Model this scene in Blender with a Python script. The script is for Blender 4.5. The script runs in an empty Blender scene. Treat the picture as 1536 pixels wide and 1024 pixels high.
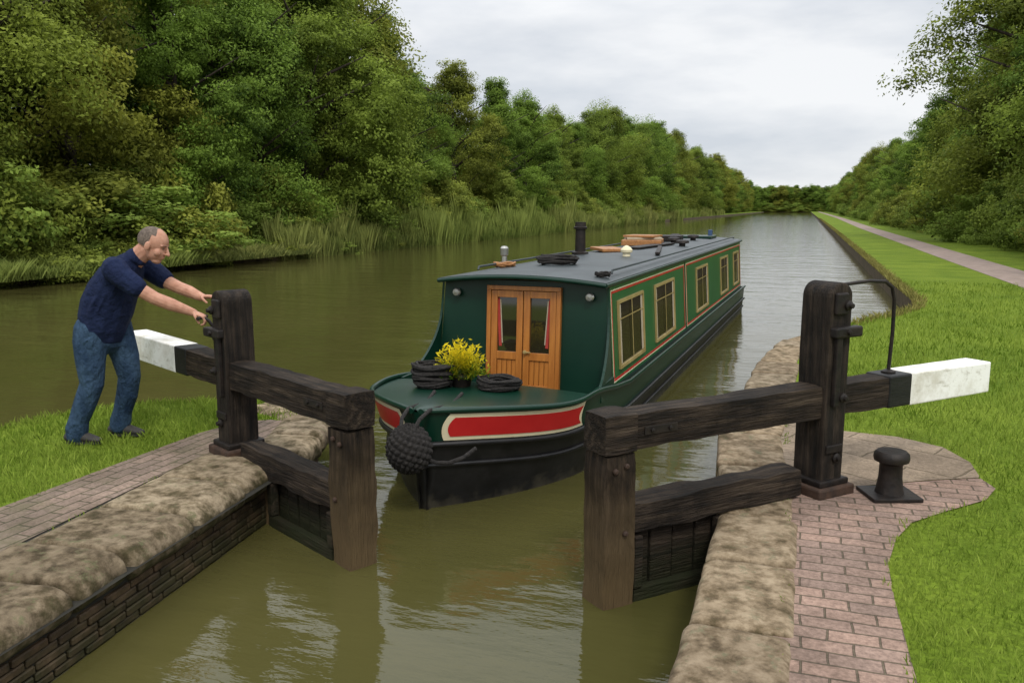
import bpy, bmesh, math, random
import numpy as np
from mathutils import Vector, Matrix, noise, geometry
R=random.Random(7); rng=np.random.default_rng(7)
WZ=-0.36
scn=bpy.context.scene
col=scn.collection

# ------------------------------------------------------------ materials
def mk(name):
    m=bpy.data.materials.new(name); m.use_nodes=True
    nt=m.node_tree; b=nt.nodes['Principled BSDF']
    return m,nt,b
def L(nt,a,b): nt.links.new(a,b)
def c4(c): return (c[0],c[1],c[2],1)
def noisen(nt,scale,stretch=(1,1,1),detail=6,coord='Object',rough=.6):
    tc=nt.nodes.new('ShaderNodeTexCoord'); mp=nt.nodes.new('ShaderNodeMapping')
    mp.inputs['Scale'].default_value=stretch
    L(nt,tc.outputs[coord],mp.inputs['Vector'])
    n=nt.nodes.new('ShaderNodeTexNoise'); n.inputs['Scale'].default_value=scale
    n.inputs['Detail'].default_value=detail; n.inputs['Roughness'].default_value=rough
    L(nt,mp.outputs[0],n.inputs['Vector']); return n
def ramp(nt,src,stops):
    r=nt.nodes.new('ShaderNodeValToRGB'); e=r.color_ramp.elements
    e[0].position=stops[0][0]; e[0].color=c4(stops[0][1]); e[1].position=stops[1][0]; e[1].color=c4(stops[1][1])
    for s in stops[2:]:
        q=e.new(s[0]); q.color=c4(s[1])
    L(nt,src,r.inputs[0]); return r
def mixc(nt,fac,a,b,mode='MIX'):
    x=nt.nodes.new('ShaderNodeMix'); x.data_type='RGBA'; x.blend_type=mode
    if isinstance(fac,(int,float)): x.inputs[0].default_value=fac
    else: L(nt,fac,x.inputs[0])
    for i,v in ((6,a),(7,b)):
        if isinstance(v,tuple): x.inputs[i].default_value=c4(v)
        else: L(nt,v,x.inputs[i])
    return x.outputs[2]
def bumpn(nt,b,h,strength,dist=.01):
    bp=nt.nodes.new('ShaderNodeBump'); bp.inputs['Strength'].default_value=strength; bp.inputs['Distance'].default_value=dist
    L(nt,h,bp.inputs['Height']); L(nt,bp.outputs[0],b.inputs['Normal']); return bp
def nmat(name,c1,c2,scale=5,rough=.75,bump=.3,bscale=None,stretch=(1,1,1),metal=0,dist=.01,spec=.4,moss=None,c3=None,lo=.3,hi=.7,coat=0,grime=None,island=None,lichen=None):
    m,nt,b=mk(name)
    n=noisen(nt,scale,stretch)
    st=[(lo,c1),(hi,c2)]
    if c3: st=[(lo,c1),(.5,c2),(hi,c3)]
    r=ramp(nt,n.outputs['Fac'],st); out=r.outputs[0]
    if grime:
        ng=noisen(nt,grime[0],detail=10,rough=.7); rg_=ramp(nt,ng.outputs['Fac'],[(.38,grime[1]),(.56,(1.1,1.1,1.1))])
        out=mixc(nt,1.,out,rg_.outputs[0],'MULTIPLY')
    if island:
        gi=nt.nodes.new('ShaderNodeNewGeometry'); ri=ramp(nt,gi.outputs['Random Per Island'],[(0,island[0]),(1,island[1]),(.35,island[2]),(.7,island[3])])
        out=mixc(nt,1.,out,ri.outputs[0],'MULTIPLY')
    if lichen:
        nl=noisen(nt,lichen[0],detail=10,rough=.75); rl=ramp(nt,nl.outputs['Fac'],[(.56,(0,0,0)),(.64,(.7,.7,.7))]); out=mixc(nt,rl.outputs[0],out,lichen[1])
    if moss:
        g=nt.nodes.new('ShaderNodeNewGeometry'); s=nt.nodes.new('ShaderNodeSeparateXYZ'); L(nt,g.outputs['Position'],s.inputs[0])
        n2=noisen(nt,7); ad=nt.nodes.new('ShaderNodeMath'); ad.operation='MULTIPLY_ADD'; ad.inputs[1].default_value=.5
        L(nt,n2.outputs['Fac'],ad.inputs[0]); L(nt,s.outputs['Z'],ad.inputs[2])
        mr=nt.nodes.new('ShaderNodeMapRange'); mr.inputs['From Min'].default_value=moss[0]+.25; mr.inputs['From Max'].default_value=moss[1]+.25
        mr.inputs['To Min'].default_value=moss[3] if len(moss)>3 else .9; mr.inputs['To Max'].default_value=0
        L(nt,ad.outputs[0],mr.inputs['Value'])
        out=mixc(nt,mr.outputs[0],out,moss[2])
    L(nt,out,b.inputs['Base Color'])
    b.inputs['Roughness'].default_value=rough; b.inputs['Metallic'].default_value=metal
    b.inputs['Specular IOR Level'].default_value=spec
    if coat: b.inputs['Coat Weight'].default_value=coat; b.inputs['Coat Roughness'].default_value=.12
    if bump:
        n3=noisen(nt,bscale or scale*4,stretch,8); bumpn(nt,b,n3.outputs['Fac'],bump,dist)
    return m
def brickmat(name,c1,c2,mort,w,h,ms,rot=0,moss=None,warp=.03):
    m,nt,b=mk(name)
    tc=nt.nodes.new('ShaderNodeTexCoord'); mp=nt.nodes.new('ShaderNodeMapping'); mp.inputs['Rotation'].default_value=(0,0,rot)
    L(nt,tc.outputs['Object'],mp.inputs['Vector'])
    wn=nt.nodes.new('ShaderNodeTexNoise'); wn.inputs['Scale'].default_value=3.5; L(nt,mp.outputs[0],wn.inputs['Vector'])
    va=nt.nodes.new('ShaderNodeVectorMath'); va.operation='MULTIPLY_ADD'; L(nt,wn.outputs['Color'],va.inputs[0]); va.inputs[1].default_value=(warp,warp,0); L(nt,mp.outputs[0],va.inputs[2])
    t=nt.nodes.new('ShaderNodeTexBrick'); L(nt,va.outputs[0],t.inputs['Vector'])
    t.inputs['Scale'].default_value=1; t.inputs['Brick Width'].default_value=w; t.inputs['Row Height'].default_value=h
    t.inputs['Mortar Size'].default_value=ms; t.inputs['Mortar Smooth'].default_value=.5; t.inputs['Bias'].default_value=0
    t.inputs['Color1'].default_value=c4(c1); t.inputs['Color2'].default_value=c4(c2); t.inputs['Mortar'].default_value=c4(mort)
    n=noisen(nt,1.7,detail=9,rough=.65); r=ramp(nt,n.outputs['Fac'],[(.34,(.62,.60,.56)),(.62,(1.12,1.10,1.06))])
    o=mixc(nt,1.0,t.outputs['Color'],r.outputs[0],'MULTIPLY')
    n2=noisen(nt,45,detail=10,rough=.7); r2=ramp(nt,n2.outputs['Fac'],[(.35,(.65,.64,.63)),(.65,(1.25,1.25,1.25))])
    o=mixc(nt,1.0,o,r2.outputs[0],'MULTIPLY')
    if moss:
        n4=noisen(nt,2.2,detail=9); r4=ramp(nt,n4.outputs['Fac'],[(.5,(0,0,0)),(.66,(.6,.6,.6))])
        o=mixc(nt,r4.outputs[0],o,moss)
    L(nt,o,b.inputs['Base Color']); b.inputs['Roughness'].default_value=.85; b.inputs['Specular IOR Level'].default_value=.3
    mu=nt.nodes.new('ShaderNodeMath'); mu.operation='MULTIPLY_ADD'; mu.inputs[1].default_value=-1.; L(nt,t.outputs['Fac'],mu.inputs[0])
    m3=nt.nodes.new('ShaderNodeMath'); m3.operation='MULTIPLY'; m3.inputs[1].default_value=.7; L(nt,n2.outputs['Fac'],m3.inputs[0]); L(nt,m3.outputs[0],mu.inputs[2])
    bumpn(nt,b,mu.outputs[0],.9,.009)
    return m

M={}
M['wood']=nmat('gate_timber',(.005,.004,.003),(.026,.018,.012),2.2,.75,1.0,6,(1,14,14),dist=.022,spec=.2,moss=(-.42,-.05,(.022,.027,.009)),c3=(.085,.062,.042),hi=.80,grime=(4,(.42,.40,.37)))
M['woodv']=nmat('gate_timber_upright',(.005,.004,.003),(.028,.019,.012),2.2,.75,1.0,6,(14,14,1),dist=.022,spec=.2,moss=(-.30,.42,(.13,.088,.042),.9),c3=(.085,.060,.040),hi=.80,grime=(4,(.42,.40,.37)))
M['white']=nmat('white_paint',(.40,.37,.30),(.82,.81,.77),6,.6,.3,20,(1,4,4),lo=.25,hi=.42,dist=.004,grime=(4,(.78,.75,.68)),lichen=(9,(.50,.47,.40)))
M['black']=nmat('black_paint',(.008,.008,.008),(.018,.017,.016),6,.5,.3,20,(1,4,4),spec=.3)
M['iron']=nmat('black_iron',(.007,.006,.006),(.028,.020,.015),14,.55,.35,40,metal=.3)
M['rust']=nmat('rusty_iron',(.02,.012,.008),(.075,.04,.024),14,.75,.4,40)
ISL=((.60,.58,.55),(1.05,1.03,1.0),(1.15,1.08,.98),(.78,.78,.74))
M['stone']=nmat('sandstone',(.125,.098,.066),(.235,.185,.128),14,.92,1.0,34,dist=.012,c3=(.33,.27,.195),moss=(-.16,-.03,(.055,.055,.018),.8),grime=(7,(.66,.63,.57)),spec=.2,island=ISL,lichen=(13,(.15,.145,.085)))
M['stonel']=nmat('old_sandstone',(.095,.075,.050),(.185,.148,.102),14,.92,1.0,34,dist=.013,c3=(.27,.22,.155),moss=(-.12,.0,(.045,.042,.015),.85),grime=(7,(.58,.55,.48)),spec=.2,island=((.7,.66,.6),(1.1,1.08,1.05),(.9,.86,.80),(1.35,1.32,1.22)),lichen=(12,(.12,.125,.06)))
M['slab']=brickmat('stone_slab',(.30,.235,.17),(.245,.19,.14),(.14,.11,.07),.62,.44,.008,rot=.5,warp=.10)
M['wallbrick']=nmat('wet_wall_brick',(.026,.018,.011),(.065,.043,.026),9,.65,1.0,26,dist=.01,moss=(-.34,-.10,(.030,.032,.010),.7),c3=(.12,.08,.05),spec=.3,grime=(3,(.5,.5,.42)),island=((.6,.6,.6),(1.1,1.05,1.0),(1.2,1.1,1.0),(.85,.85,.8)))
M['mortar']=nmat('dark_mortar',(.012,.011,.008),(.03,.027,.018),6,.9,.3)
M['paver']=brickmat('paver_brick',(.33,.225,.18),(.25,.18,.15),(.125,.10,.07),.205,.098,.006)
M['paverl']=brickmat('paver_brick_side',(.27,.20,.16),(.21,.16,.13),(.085,.08,.045),.205,.098,.006,rot=math.radians(90),moss=(.10,.10,.04))
M['path']=nmat('path_gravel',(.22,.165,.135),(.33,.255,.215),3,.95,.4,60)
M['earth']=nmat('bank_earth',(.045,.032,.016),(.13,.095,.05),3,.95,.6,15)
m,nt,b=mk('grass_ground'); n=noisen(nt,.7,detail=8); r=ramp(nt,n.outputs['Fac'],[(.3,(.10,.165,.014)),(.7,(.195,.27,.030))])
n2=noisen(nt,30,detail=8); r2=ramp(nt,n2.outputs['Fac'],[(.3,(.5,.5,.45)),(.7,(1.25,1.2,1.1))])
L(nt,mixc(nt,1.,r.outputs[0],r2.outputs[0],'MULTIPLY'),b.inputs['Base Color']); b.inputs['Roughness'].default_value=.9; b.inputs['Specular IOR Level'].default_value=.1
bumpn(nt,b,n2.outputs['Fac'],.8,.03); M['ground']=m
def leafmat(name,c1,c2,trans=.3,objvar=True,tint=(.38,.33,.05),amt=.65,rough=.7):
    m,nt,b=mk(name)
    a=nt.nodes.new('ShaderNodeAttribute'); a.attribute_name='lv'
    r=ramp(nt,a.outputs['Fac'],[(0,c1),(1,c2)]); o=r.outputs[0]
    if objvar:
        oi=nt.nodes.new('ShaderNodeObjectInfo')
        mr=nt.nodes.new('ShaderNodeMapRange'); mr.inputs['From Min'].default_value=.3; mr.inputs['To Min'].default_value=0; mr.inputs['To Max'].default_value=amt; L(nt,oi.outputs['Random'],mr.inputs['Value'])
        o=mixc(nt,mr.outputs[0],o,mixc(nt,a.outputs['Fac'],(tint[0]*.2,tint[1]*.25,tint[2]*.25),tint))
    L(nt,o,b.inputs['Base Color']); b.inputs['Roughness'].default_value=rough; b.inputs['Specular IOR Level'].default_value=.15
    tr=nt.nodes.new('ShaderNodeBsdfTranslucent'); L(nt,o,tr.inputs['Color'])
    ms=nt.nodes.new('ShaderNodeMixShader'); ms.inputs[0].default_value=trans
    L(nt,b.outputs[0],ms.inputs[1]); L(nt,tr.outputs[0],ms.inputs[2]); L(nt,ms.outputs[0],nt.nodes['Material Output'].inputs['Surface'])
    return m
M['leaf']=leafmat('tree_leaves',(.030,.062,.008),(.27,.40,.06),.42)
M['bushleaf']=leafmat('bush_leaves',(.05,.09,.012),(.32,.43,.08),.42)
M['blade']=leafmat('grass_blades',(.10,.17,.012),(.34,.43,.07),.35,False)
M['reed']=leafmat('reed_blades',(.06,.10,.014),(.34,.40,.10),.35,True,tint=(.40,.36,.13),amt=.5)
M['dry']=leafmat('dry_grass',(.15,.13,.03),(.38,.35,.11),.2,False)
M['bark']=nmat('bark',(.02,.015,.01),(.06,.045,.032),4,.9,.8,10,(3,3,1),dist=.05)
m,nt,b=mk('canal_water')
n=noisen(nt,.25,(1,.5,1),detail=4); r=ramp(nt,n.outputs['Fac'],[(.3,(.056,.053,.015)),(.7,(.080,.072,.023))])
L(nt,r.outputs[0],b.inputs['Base Color']); b.inputs['Roughness'].default_value=.03; b.inputs['IOR'].default_value=1.42
n1=noisen(nt,.9,(.7,1.6,1),detail=3,rough=.5); n2=noisen(nt,5.5,(.55,1.6,1),detail=4,rough=.55)
ma=nt.nodes.new('ShaderNodeMath'); ma.operation='MULTIPLY_ADD'; ma.inputs[1].default_value=.19
L(nt,n2.outputs['Fac'],ma.inputs[0]); L(nt,n1.outputs['Fac'],ma.inputs[2])
bumpn(nt,b,ma.outputs[0],.37,.08); M['water']=m
M['gdark']=nmat('dark_green_paint',(.002,.023,.013),(.004,.030,.017),3,.36,.05,12,coat=.10,spec=.32)
M['gside']=nmat('lit_side_green_paint',(.010,.085,.026),(.016,.11,.034),2,.35,.05,12,coat=.08,spec=.3)  # cabin green lightened: light falling on the side is put into the colour
M['hull']=nmat('hull_blacking',(.005,.005,.006),(.015,.014,.014),3,.42,.2,9,(1,1,2),moss=(-.4,-.27,(.055,.048,.034),.8),grime=(6,(.6,.6,.6)))
M['roof']=nmat('roof_paint',(.028,.038,.041),(.05,.062,.065),2.5,.45,.1,30,grime=(2,(.7,.7,.7)))
M['red']=nmat('red_paint',(.42,.012,.014),(.5,.02,.02),4,.35,.05)
M['cream']=nmat('cream_paint',(.62,.54,.34),(.72,.65,.45),4,.4,.05)
M['brass']=nmat('brass_frame',(.30,.22,.08),(.45,.34,.14),5,.4,.05,metal=.2)
M['pine']=nmat('varnished_wood',(.30,.10,.018),(.47,.18,.035),3,.35,.1,9,(9,9,1),coat=.3)
M['pine2']=nmat('plank_wood',(.25,.10,.03),(.42,.2,.07),4,.5,.2,9,(9,1,9))
M['rope']=nmat('dark_rope',(.007,.006,.006),(.04,.035,.031),50,.9,1.0,150)
M['curt']=nmat('red_curtain',(.28,.025,.02),(.42,.05,.035),8,.9,.2)
M['curtc']=nmat('cream_curtain',(.34,.28,.19),(.42,.36,.26),8,.9,.2)
M['chrome']=nmat('aged_metal',(.35,.34,.32),(.5,.49,.46),8,.3,.05,metal=.8)
m,nt,b=mk('window_glass'); b.inputs['Base Color'].default_value=(.022,.019,.010,1); b.inputs['Roughness'].default_value=.04; b.inputs['Specular IOR Level'].default_value=.9; M['glass']=m
M['blue']=nmat('blue_box',(.03,.06,.13),(.05,.09,.18),5,.5,.05)
M['skin']=nmat('skin',(.40,.195,.13),(.56,.31,.22),22,.65,.15,90,spec=.18)
m=M['skin']; m.node_tree.nodes['Principled BSDF'].inputs['Subsurface Weight'].default_value=.1; m.node_tree.nodes['Principled BSDF'].inputs['Subsurface Radius'].default_value=(.02,.008,.004)
M['shirt']=nmat('navy_cotton',(.008,.013,.040),(.015,.024,.066),6,.85,1.0,8,dist=.06,spec=.15)
M['jeans']=nmat('denim',(.012,.028,.062),(.055,.10,.165),5,.85,1.0,9,(1.5,1.5,.8),dist=.07,spec=.15)
M['shoe']=nmat('grey_shoe',(.025,.023,.021),(.05,.046,.042),9,.7,.3)
M['sole']=nmat('shoe_sole',(.02,.02,.02),(.03,.03,.03),9,.8,.1)
M['hair']=nmat('cropped_hair',(.07,.052,.042),(.19,.145,.115),60,.85,.6,150)
M['brow']=nmat('brow_hair',(.10,.06,.04),(.16,.10,.07),60,.85,.3,150)
M['eye']=nmat('eye_dark',(.03,.02,.015),(.05,.035,.025),5,.3,0)
M['flower']=leafmat('flower_leaves',(.06,.13,.01),(.78,.62,.02),.2,False)

# ------------------------------------------------------------ helpers
def empty(name,loc=(0,0,0),rz=0,parent=None):
    o=bpy.data.objects.new(name,None); o.location=loc; o.rotation_euler=(0,0,rz); col.objects.link(o)
    if parent: o.parent=parent
    o.empty_display_size=.1
    return o
def mobj(name,verts,faces,mats,parent=None,smooth=False,midx=None,loc=None,rz=0):
    me=bpy.data.meshes.new(name); me.from_pydata([tuple(v) for v in verts],[],faces)
    if not isinstance(mats,(list,tuple)): mats=[mats]
    for mm in mats: me.materials.append(mm)
    if midx is not None: me.polygons.foreach_set('material_index',midx)
    if smooth: me.polygons.foreach_set('use_smooth',[True]*len(me.polygons))
    me.update()
    o=bpy.data.objects.new(name,me); col.objects.link(o)
    if parent: o.parent=parent
    if loc: o.location=loc
    o.rotation_euler=(0,0,rz)
    return o
def renorm(o):
    bm=bmesh.new(); bm.from_mesh(o.data); bmesh.ops.recalc_face_normals(bm,faces=bm.faces); bm.to_mesh(o.data); bm.free()
def bev(o,w,seg=2):
    md=o.modifiers.new('bevel','BEVEL'); md.width=w; md.segments=seg; md.limit_method='ANGLE'; md.angle_limit=math.radians(40); return o
def box(name,c,s,mat,parent=None,bevel=.004,rz=0,rx=0,ry=0):
    x,y,z=s[0]/2,s[1]/2,s[2]/2
    v=[(-x,-y,-z),(x,-y,-z),(x,y,-z),(-x,y,-z),(-x,-y,z),(x,-y,z),(x,y,z),(-x,y,z)]
    f=[(0,3,2,1),(4,5,6,7),(0,1,5,4),(1,2,6,5),(2,3,7,6),(3,0,4,7)]
    o=mobj(name,v,f,mat,parent); o.location=c; o.rotation_euler=(rx,ry,rz)
    if bevel: bev(o,bevel)
    return o
def timber(name,c,s,mat,parent,amp=.006,r=.016,seed=None):
    """old squared timber: subdivided box with worn, slightly uneven faces and edges"""
    seed=R.uniform(0,99) if seed is None else seed
    h=Vector(s)/2
    nn=[max(2,min(26,int(d/.06))) for d in s]
    bm=bmesh.new()
    def grid(ax,sg):
        u,v=[i for i in range(3) if i!=ax]
        vs=[]
        for i in range(nn[u]+1):
            row=[]
            for j in range(nn[v]+1):
                p=[0,0,0]; p[ax]=sg*h[ax]; p[u]=-h[u]+2*h[u]*i/nn[u]; p[v]=-h[v]+2*h[v]*j/nn[v]
                row.append(bm.verts.new(p))
            vs.append(row)
        for i in range(nn[u]):
            for j in range(nn[v]): bm.faces.new((vs[i][j],vs[i+1][j],vs[i+1][j+1],vs[i][j+1]))
    for ax in range(3):
        for sg in (-1,1): grid(ax,sg)
    bmesh.ops.remove_doubles(bm,verts=bm.verts[:],dist=1e-4); bmesh.ops.recalc_face_normals(bm,faces=bm.faces[:])
    for v in bm.verts:
        p=v.co.copy(); q=Vector([max(-(h[i]-r),min(h[i]-r,p[i])) for i in range(3)]); d=p-q; e=d/r
        if e.length>1: e.normalize()
        p=q+e*r
        ne=sum(1 for i in range(3) if abs(d[i])>r*.9)
        a=amp*(2.0 if ne>1 else 1)
        v.co=p+noise.noise_vector(p*6+Vector((seed,seed*2,seed*.5)))*a
    me=bpy.data.meshes.new(name); bm.to_mesh(me); bm.free(); me.materials.append(mat)
    me.polygons.foreach_set('use_smooth',[True]*len(me.polygons))
    o=bpy.data.objects.new(name,me); col.objects.link(o); o.parent=parent; o.location=c
    md=o.modifiers.new('es','EDGE_SPLIT'); md.split_angle=math.radians(45)
    return o
def tubegeo(V,F,pts,rad,side=(0,1,0),seg=12,cap=True):
    pts=[Vector(p) for p in pts]; n=len(pts)
    rad=[(r,r) if isinstance(r,(int,float)) else r for r in rad]
    T=[]
    for i in range(n):
        a=pts[max(i-1,0)]; b=pts[min(i+1,n-1)]; T.append((b-a).normalized())
    P=[];RR=[];TT=[]
    if cap:
        for k in (90,60,30):
            a=math.radians(k); rm=min(rad[0]); P.append(pts[0]-T[0]*rm*math.sin(a)); c=max(math.cos(a),.02); RR.append((rad[0][0]*c,rad[0][1]*c)); TT.append(T[0])
    P+=pts; RR+=rad; TT+=T
    if cap:
        for k in (30,60,90):
            a=math.radians(k); rm=min(rad[-1]); P.append(pts[-1]+T[-1]*rm*math.sin(a)); c=max(math.cos(a),.02); RR.append((rad[-1][0]*c,rad[-1][1]*c)); TT.append(T[-1])
    base=len(V); prev=Vector(side)
    for p,r,t in zip(P,RR,TT):
        a=prev-t*prev.dot(t)
        if a.length<1e-4: a=Vector((1,0,0))-t*t.x
        a.normalize(); b=t.cross(a); prev=a
        for k in range(seg):
            th=2*math.pi*k/seg; V.append(p+a*math.cos(th)*r[0]+b*math.sin(th)*r[1])
    m=len(P)
    for i in range(m-1):
        for k in range(seg):
            k2=(k+1)%seg; F.append((base+i*seg+k,base+i*seg+k2,base+(i+1)*seg+k2,base+(i+1)*seg+k))
    F.append(tuple(base+k for k in reversed(range(seg)))); F.append(tuple(base+(m-1)*seg+k for k in range(seg)))
def tube(name,pts,rad,mat,parent=None,seg=12,side=(0,1,0),cap=False):
    V=[];F=[]
    if isinstance(rad,(int,float)): rad=[rad]*len(pts)
    tubegeo(V,F,pts,rad,side,seg,cap)
    o=mobj(name,V,F,mat,parent,True); md=o.modifiers.new('es','EDGE_SPLIT'); md.split_angle=math.radians(50); return o
def lathe(name,prof,mat,parent=None,loc=(0,0,0),seg=28):
    V=[];F=[]
    for r,z in prof:
        for k in range(seg):
            a=2*math.pi*k/seg; V.append((r*math.cos(a),r*math.sin(a),z))
    for i in range(len(prof)-1):
        for k in range(seg):
            k2=(k+1)%seg; F.append((i*seg+k,i*seg+k2,(i+1)*seg+k2,(i+1)*seg+k))
    F.append(tuple(range(seg))[::-1]); F.append(tuple((len(prof)-1)*seg+k for k in range(seg)))
    o=mobj(name,V,F,mat,parent,True,loc=loc); md=o.modifiers.new('es','EDGE_SPLIT'); md.split_angle=math.radians(38); return o
def ellgeo(V,F,c,r,rot=None,seg=18,rings=12):
    base=len(V); c=Vector(c)
    for i in range(rings+1):
        ph=math.pi*i/rings
        for k in range(seg):
            th=2*math.pi*k/seg
            p=Vector((r[0]*math.sin(ph)*math.cos(th),r[1]*math.sin(ph)*math.sin(th),r[2]*math.cos(ph)))
            if i in(0,rings): p+=Vector((math.cos(th),math.sin(th),0))*1e-4
            if rot: p=rot@p
            V.append(c+p)
    for i in range(rings):
        for k in range(seg):
            k2=(k+1)%seg; F.append((base+i*seg+k,base+(i+1)*seg+k,base+(i+1)*seg+k2,base+i*seg+k2))
    F.append(tuple(base+k for k in range(seg))); F.append(tuple(base+rings*seg+k for k in reversed(range(seg))))
def coil(name,loc,R0,turns,r,mat,parent,layers=3):
    V=[];F=[];pts=[]
    N=turns*26
    for i in range(N+1):
        a=i/26*2*math.pi; q=i/N
        rr=R0*(1-.14*math.sin(q*turns*1.3)-.05*math.sin(a*2+q*6)-.04*math.sin(a*.37)); z=r+ q*layers*r*1.5+.007*math.sin(a*3+q*17)+.005*math.sin(a*1.3)
        pts.append((rr*math.cos(a),rr*math.sin(a)*.9,z))
    tubegeo(V,F,pts,[r]*len(pts),(0,0,1),7,False)
    return mobj(name,V,F,mat,parent,True,loc=loc)

# ------------------------------------------------------------ ground
left=[(-3.2,-300),(-3.2,1),(-3.55,4.5),(-3.60,5.3),(-3.72,5.85),(-4.05,6.15),(-4.48,6.30),(-5.1,6.12),(-5.58,5.8),(-5.87,5.36),(-5.95,4.8),(-6.4,3.5),(-8,1.5),(-13,-2),(-20.5,-4),(-20.9,5),(-20.5,14),(-20.9,22),(-20.5,30),(-20.8,42),(-20.4,60),(-20.6,80),(-19.8,120),(-19,200),(-17,430)]
right=[(4.5,430),(3.0,150),(2.56,72),(2.3,40),(2.15,21.4),(2.15,17.5),(2.0,16.3),(1.6,15.2),(1.07,14.2),(.4,12.7),(-.05,11.65),(-.2,10.5),(-.25,8.4),(-.30,6.55),(-.25,5.7),(-.15,5.2),(-.15,3),(-.15,-300)]
outer=[(1500,-300),(1500,1600),(-1500,1600),(-1500,-300)]
poly=left+right+outer
tess=geometry.tessellate_polygon([[Vector((x,y,0)) for x,y in poly]])
V=[(x,y,0) for x,y in poly]; F=[tuple(t) for t in tess]; mi=[0]*len(F)
nshore=len(left)+len(right)
nb=len(V); V+= [(x,y,-1.2) for x,y in poly[:nshore]]
for i in range(nshore-1): F.append((i,i+1,nb+i+1,nb+i)); mi.append(1)
g=mobj('ground',V,F,[M['ground'],M['earth']],midx=mi)
bm=bmesh.new(); bm.from_mesh(g.data)
for f in bm.faces:
    if abs(f.normal.z)>.5 and f.normal.z<0: f.normal_flip()
bm.to_mesh(g.data); bm.free()
mobj('water',[(-1400,-290,WZ),(1400,-290,WZ),(1400,1500,WZ),(-1400,1500,WZ)],[(0,1,2,3)],M['water'])
def sheet(name,pts,z,mat):
    t=geometry.tessellate_polygon([[Vector((x,y,0)) for x,y in pts]])
    o=mobj(name,[(x,y,z) for x,y in pts],[tuple(q) for q in t],mat)
    bm=bmesh.new(); bm.from_mesh(o.data)
    for f in bm.faces:
        if f.normal.z<0: f.normal_flip()
    bm.to_mesh(o.data); bm.free(); return o
brR=[(-.02,-12),(.5,-12),(.5,3.2),(.49,3.9),(.50,4.3),(.57,4.66),(.68,4.95),(.9,5.22),(1.15,5.5),(1.25,5.75),(1.2,5.95),(.9,5.8),(.5,5.55),(.1,5.3),(-.02,5.28)]
slR=[(-.12,5.15),(-.02,5.28),(.1,5.3),(.5,5.55),(.9,5.8),(1.2,5.95),(1.2,6.3),(1.08,6.65),(.8,6.85),(.41,6.9),(.15,6.95),(-.0,7.3),(-.05,8.2),(-.2,8.2)]
brL=[(-4.37,-12),(-3.45,-12),(-3.6,1),(-3.95,4.6),(-3.7,4.9),(-3.75,5.75),(-4.1,5.75),(-4.3,5.6),(-4.38,5.2)]
sheet('brick_pavement',brR,.008,M['paver']); sheet('stone_paving',slR,.012,M['slab']); sheet('brick_pavement',brL,.008,M['paverl'])
sheet('towpath',[(4.75,-60),(6.0,-60),(6.0,30),(6.2,80),(7.2,160),(8.5,430),(7.5,430),(6.0,160),(4.95,80),(4.75,30)],.008,M['path'])
def inpoly(px,py,pts):
    r=np.zeros(len(px),bool); n=len(pts)
    for i in range(n):
        x1,y1=pts[i]; x2,y2=pts[(i+1)%n]
        if y1==y2: continue
        c=((y1>py)!=(y2>py))&(px<(x2-x1)*(py-y1)/(y2-y1)+x1); r^=c
    return r

# ------------------------------------------------------------ stones / walls
def stonegeo(V,F,c,s,r,rz,seed,n=7,amp=.012):
    base=len(V); h=Vector(s)/2; off=Vector((seed*3.1,seed*1.7,seed*.9))
    bm=bmesh.new(); bmesh.ops.create_cube(bm,size=2); bmesh.ops.subdivide_edges(bm,edges=bm.edges[:],cuts=n,use_grid_fill=True)
    rot=Matrix.Rotation(rz,3,'Z'); bm.verts.index_update()
    tilt=(R.uniform(-.012,.012),R.uniform(-.010,.010))
    for v in bm.verts:
        u=Vector([math.copysign(1-(1-abs(v.co[i]))**1.9,v.co[i]) for i in range(3)])
        p=Vector((u.x*h.x,u.y*h.y,u.z*h.z))
        q=Vector([max(-(h[i]-r[i]),min(h[i]-r[i],p[i])) for i in range(3)])
        d=p-q
        e=Vector([d[i]/r[i] for i in range(3)])
        if e.length>1: e.normalize()
        p=q+Vector([e[i]*r[i] for i in range(3)])
        w=noise.noise_vector(p*4+off)*amp*.8+noise.noise_vector(p*18+off)*amp*.5
        w.y*=.3; w.z=w.z*.6+p.x*tilt[0]+p.y*tilt[1]
        V.append(Vector(c)+rot@(p+w))
    for f in bm.faces: F.append(tuple(base+v.index for v in f.verts))
    bm.free()
V=[];F=[];y=-3.2;k=0
while y<5.15:
    l=R.uniform(.45,.75); l=min(l,5.25-y) if 5.25-y>.3 else 5.25-y
    if l<.12: break
    stonegeo(V,F,(-.155+R.uniform(-.012,.012),y+l/2,-.062+R.uniform(-.008,.008)),(.44,l-.016,.18),(.065,.018,.05),R.uniform(-.015,.015),k,n=13,amp=.011); y+=l;k+=1
shore=[(-.30,5.25),(-.42,5.7),(-.46,6.55),(-.39,8.4),(-.3,10.5),(-.09,11.65),(.4,12.7)]
def walk(pl,lo,hi,w,zoff,V,F,k,rr=(.04,.022,.035),inset=.18,h=.2):
    for a,b in zip(pl[:-1],pl[1:]):
        a=Vector(a);b=Vector(b); d=b-a; Ln=d.length; t=d/Ln; nrm=Vector((t.y,-t.x)); cnt=max(1,round(Ln/R.uniform(lo,hi)))
        for j in range(cnt):
            c=a+t*(Ln*(j+.5)/cnt)+nrm*inset*(1 if w>0 else -1)
            stonegeo(V,F,(c.x,c.y,zoff+R.uniform(-.010,.010)),(abs(w)*R.uniform(.9,1.1),Ln/cnt-.014,h),rr,math.atan2(-t.x,t.y)+R.uniform(-.04,.04),k,n=9,amp=.012); k+=1
    return k
k=walk(shore,.5,.8,.44,-.078,V,F,k)
mobj('coping_stones',V,F,M['stone'],smooth=True)
V=[];F=[];y=-2.5;k=200
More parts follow.
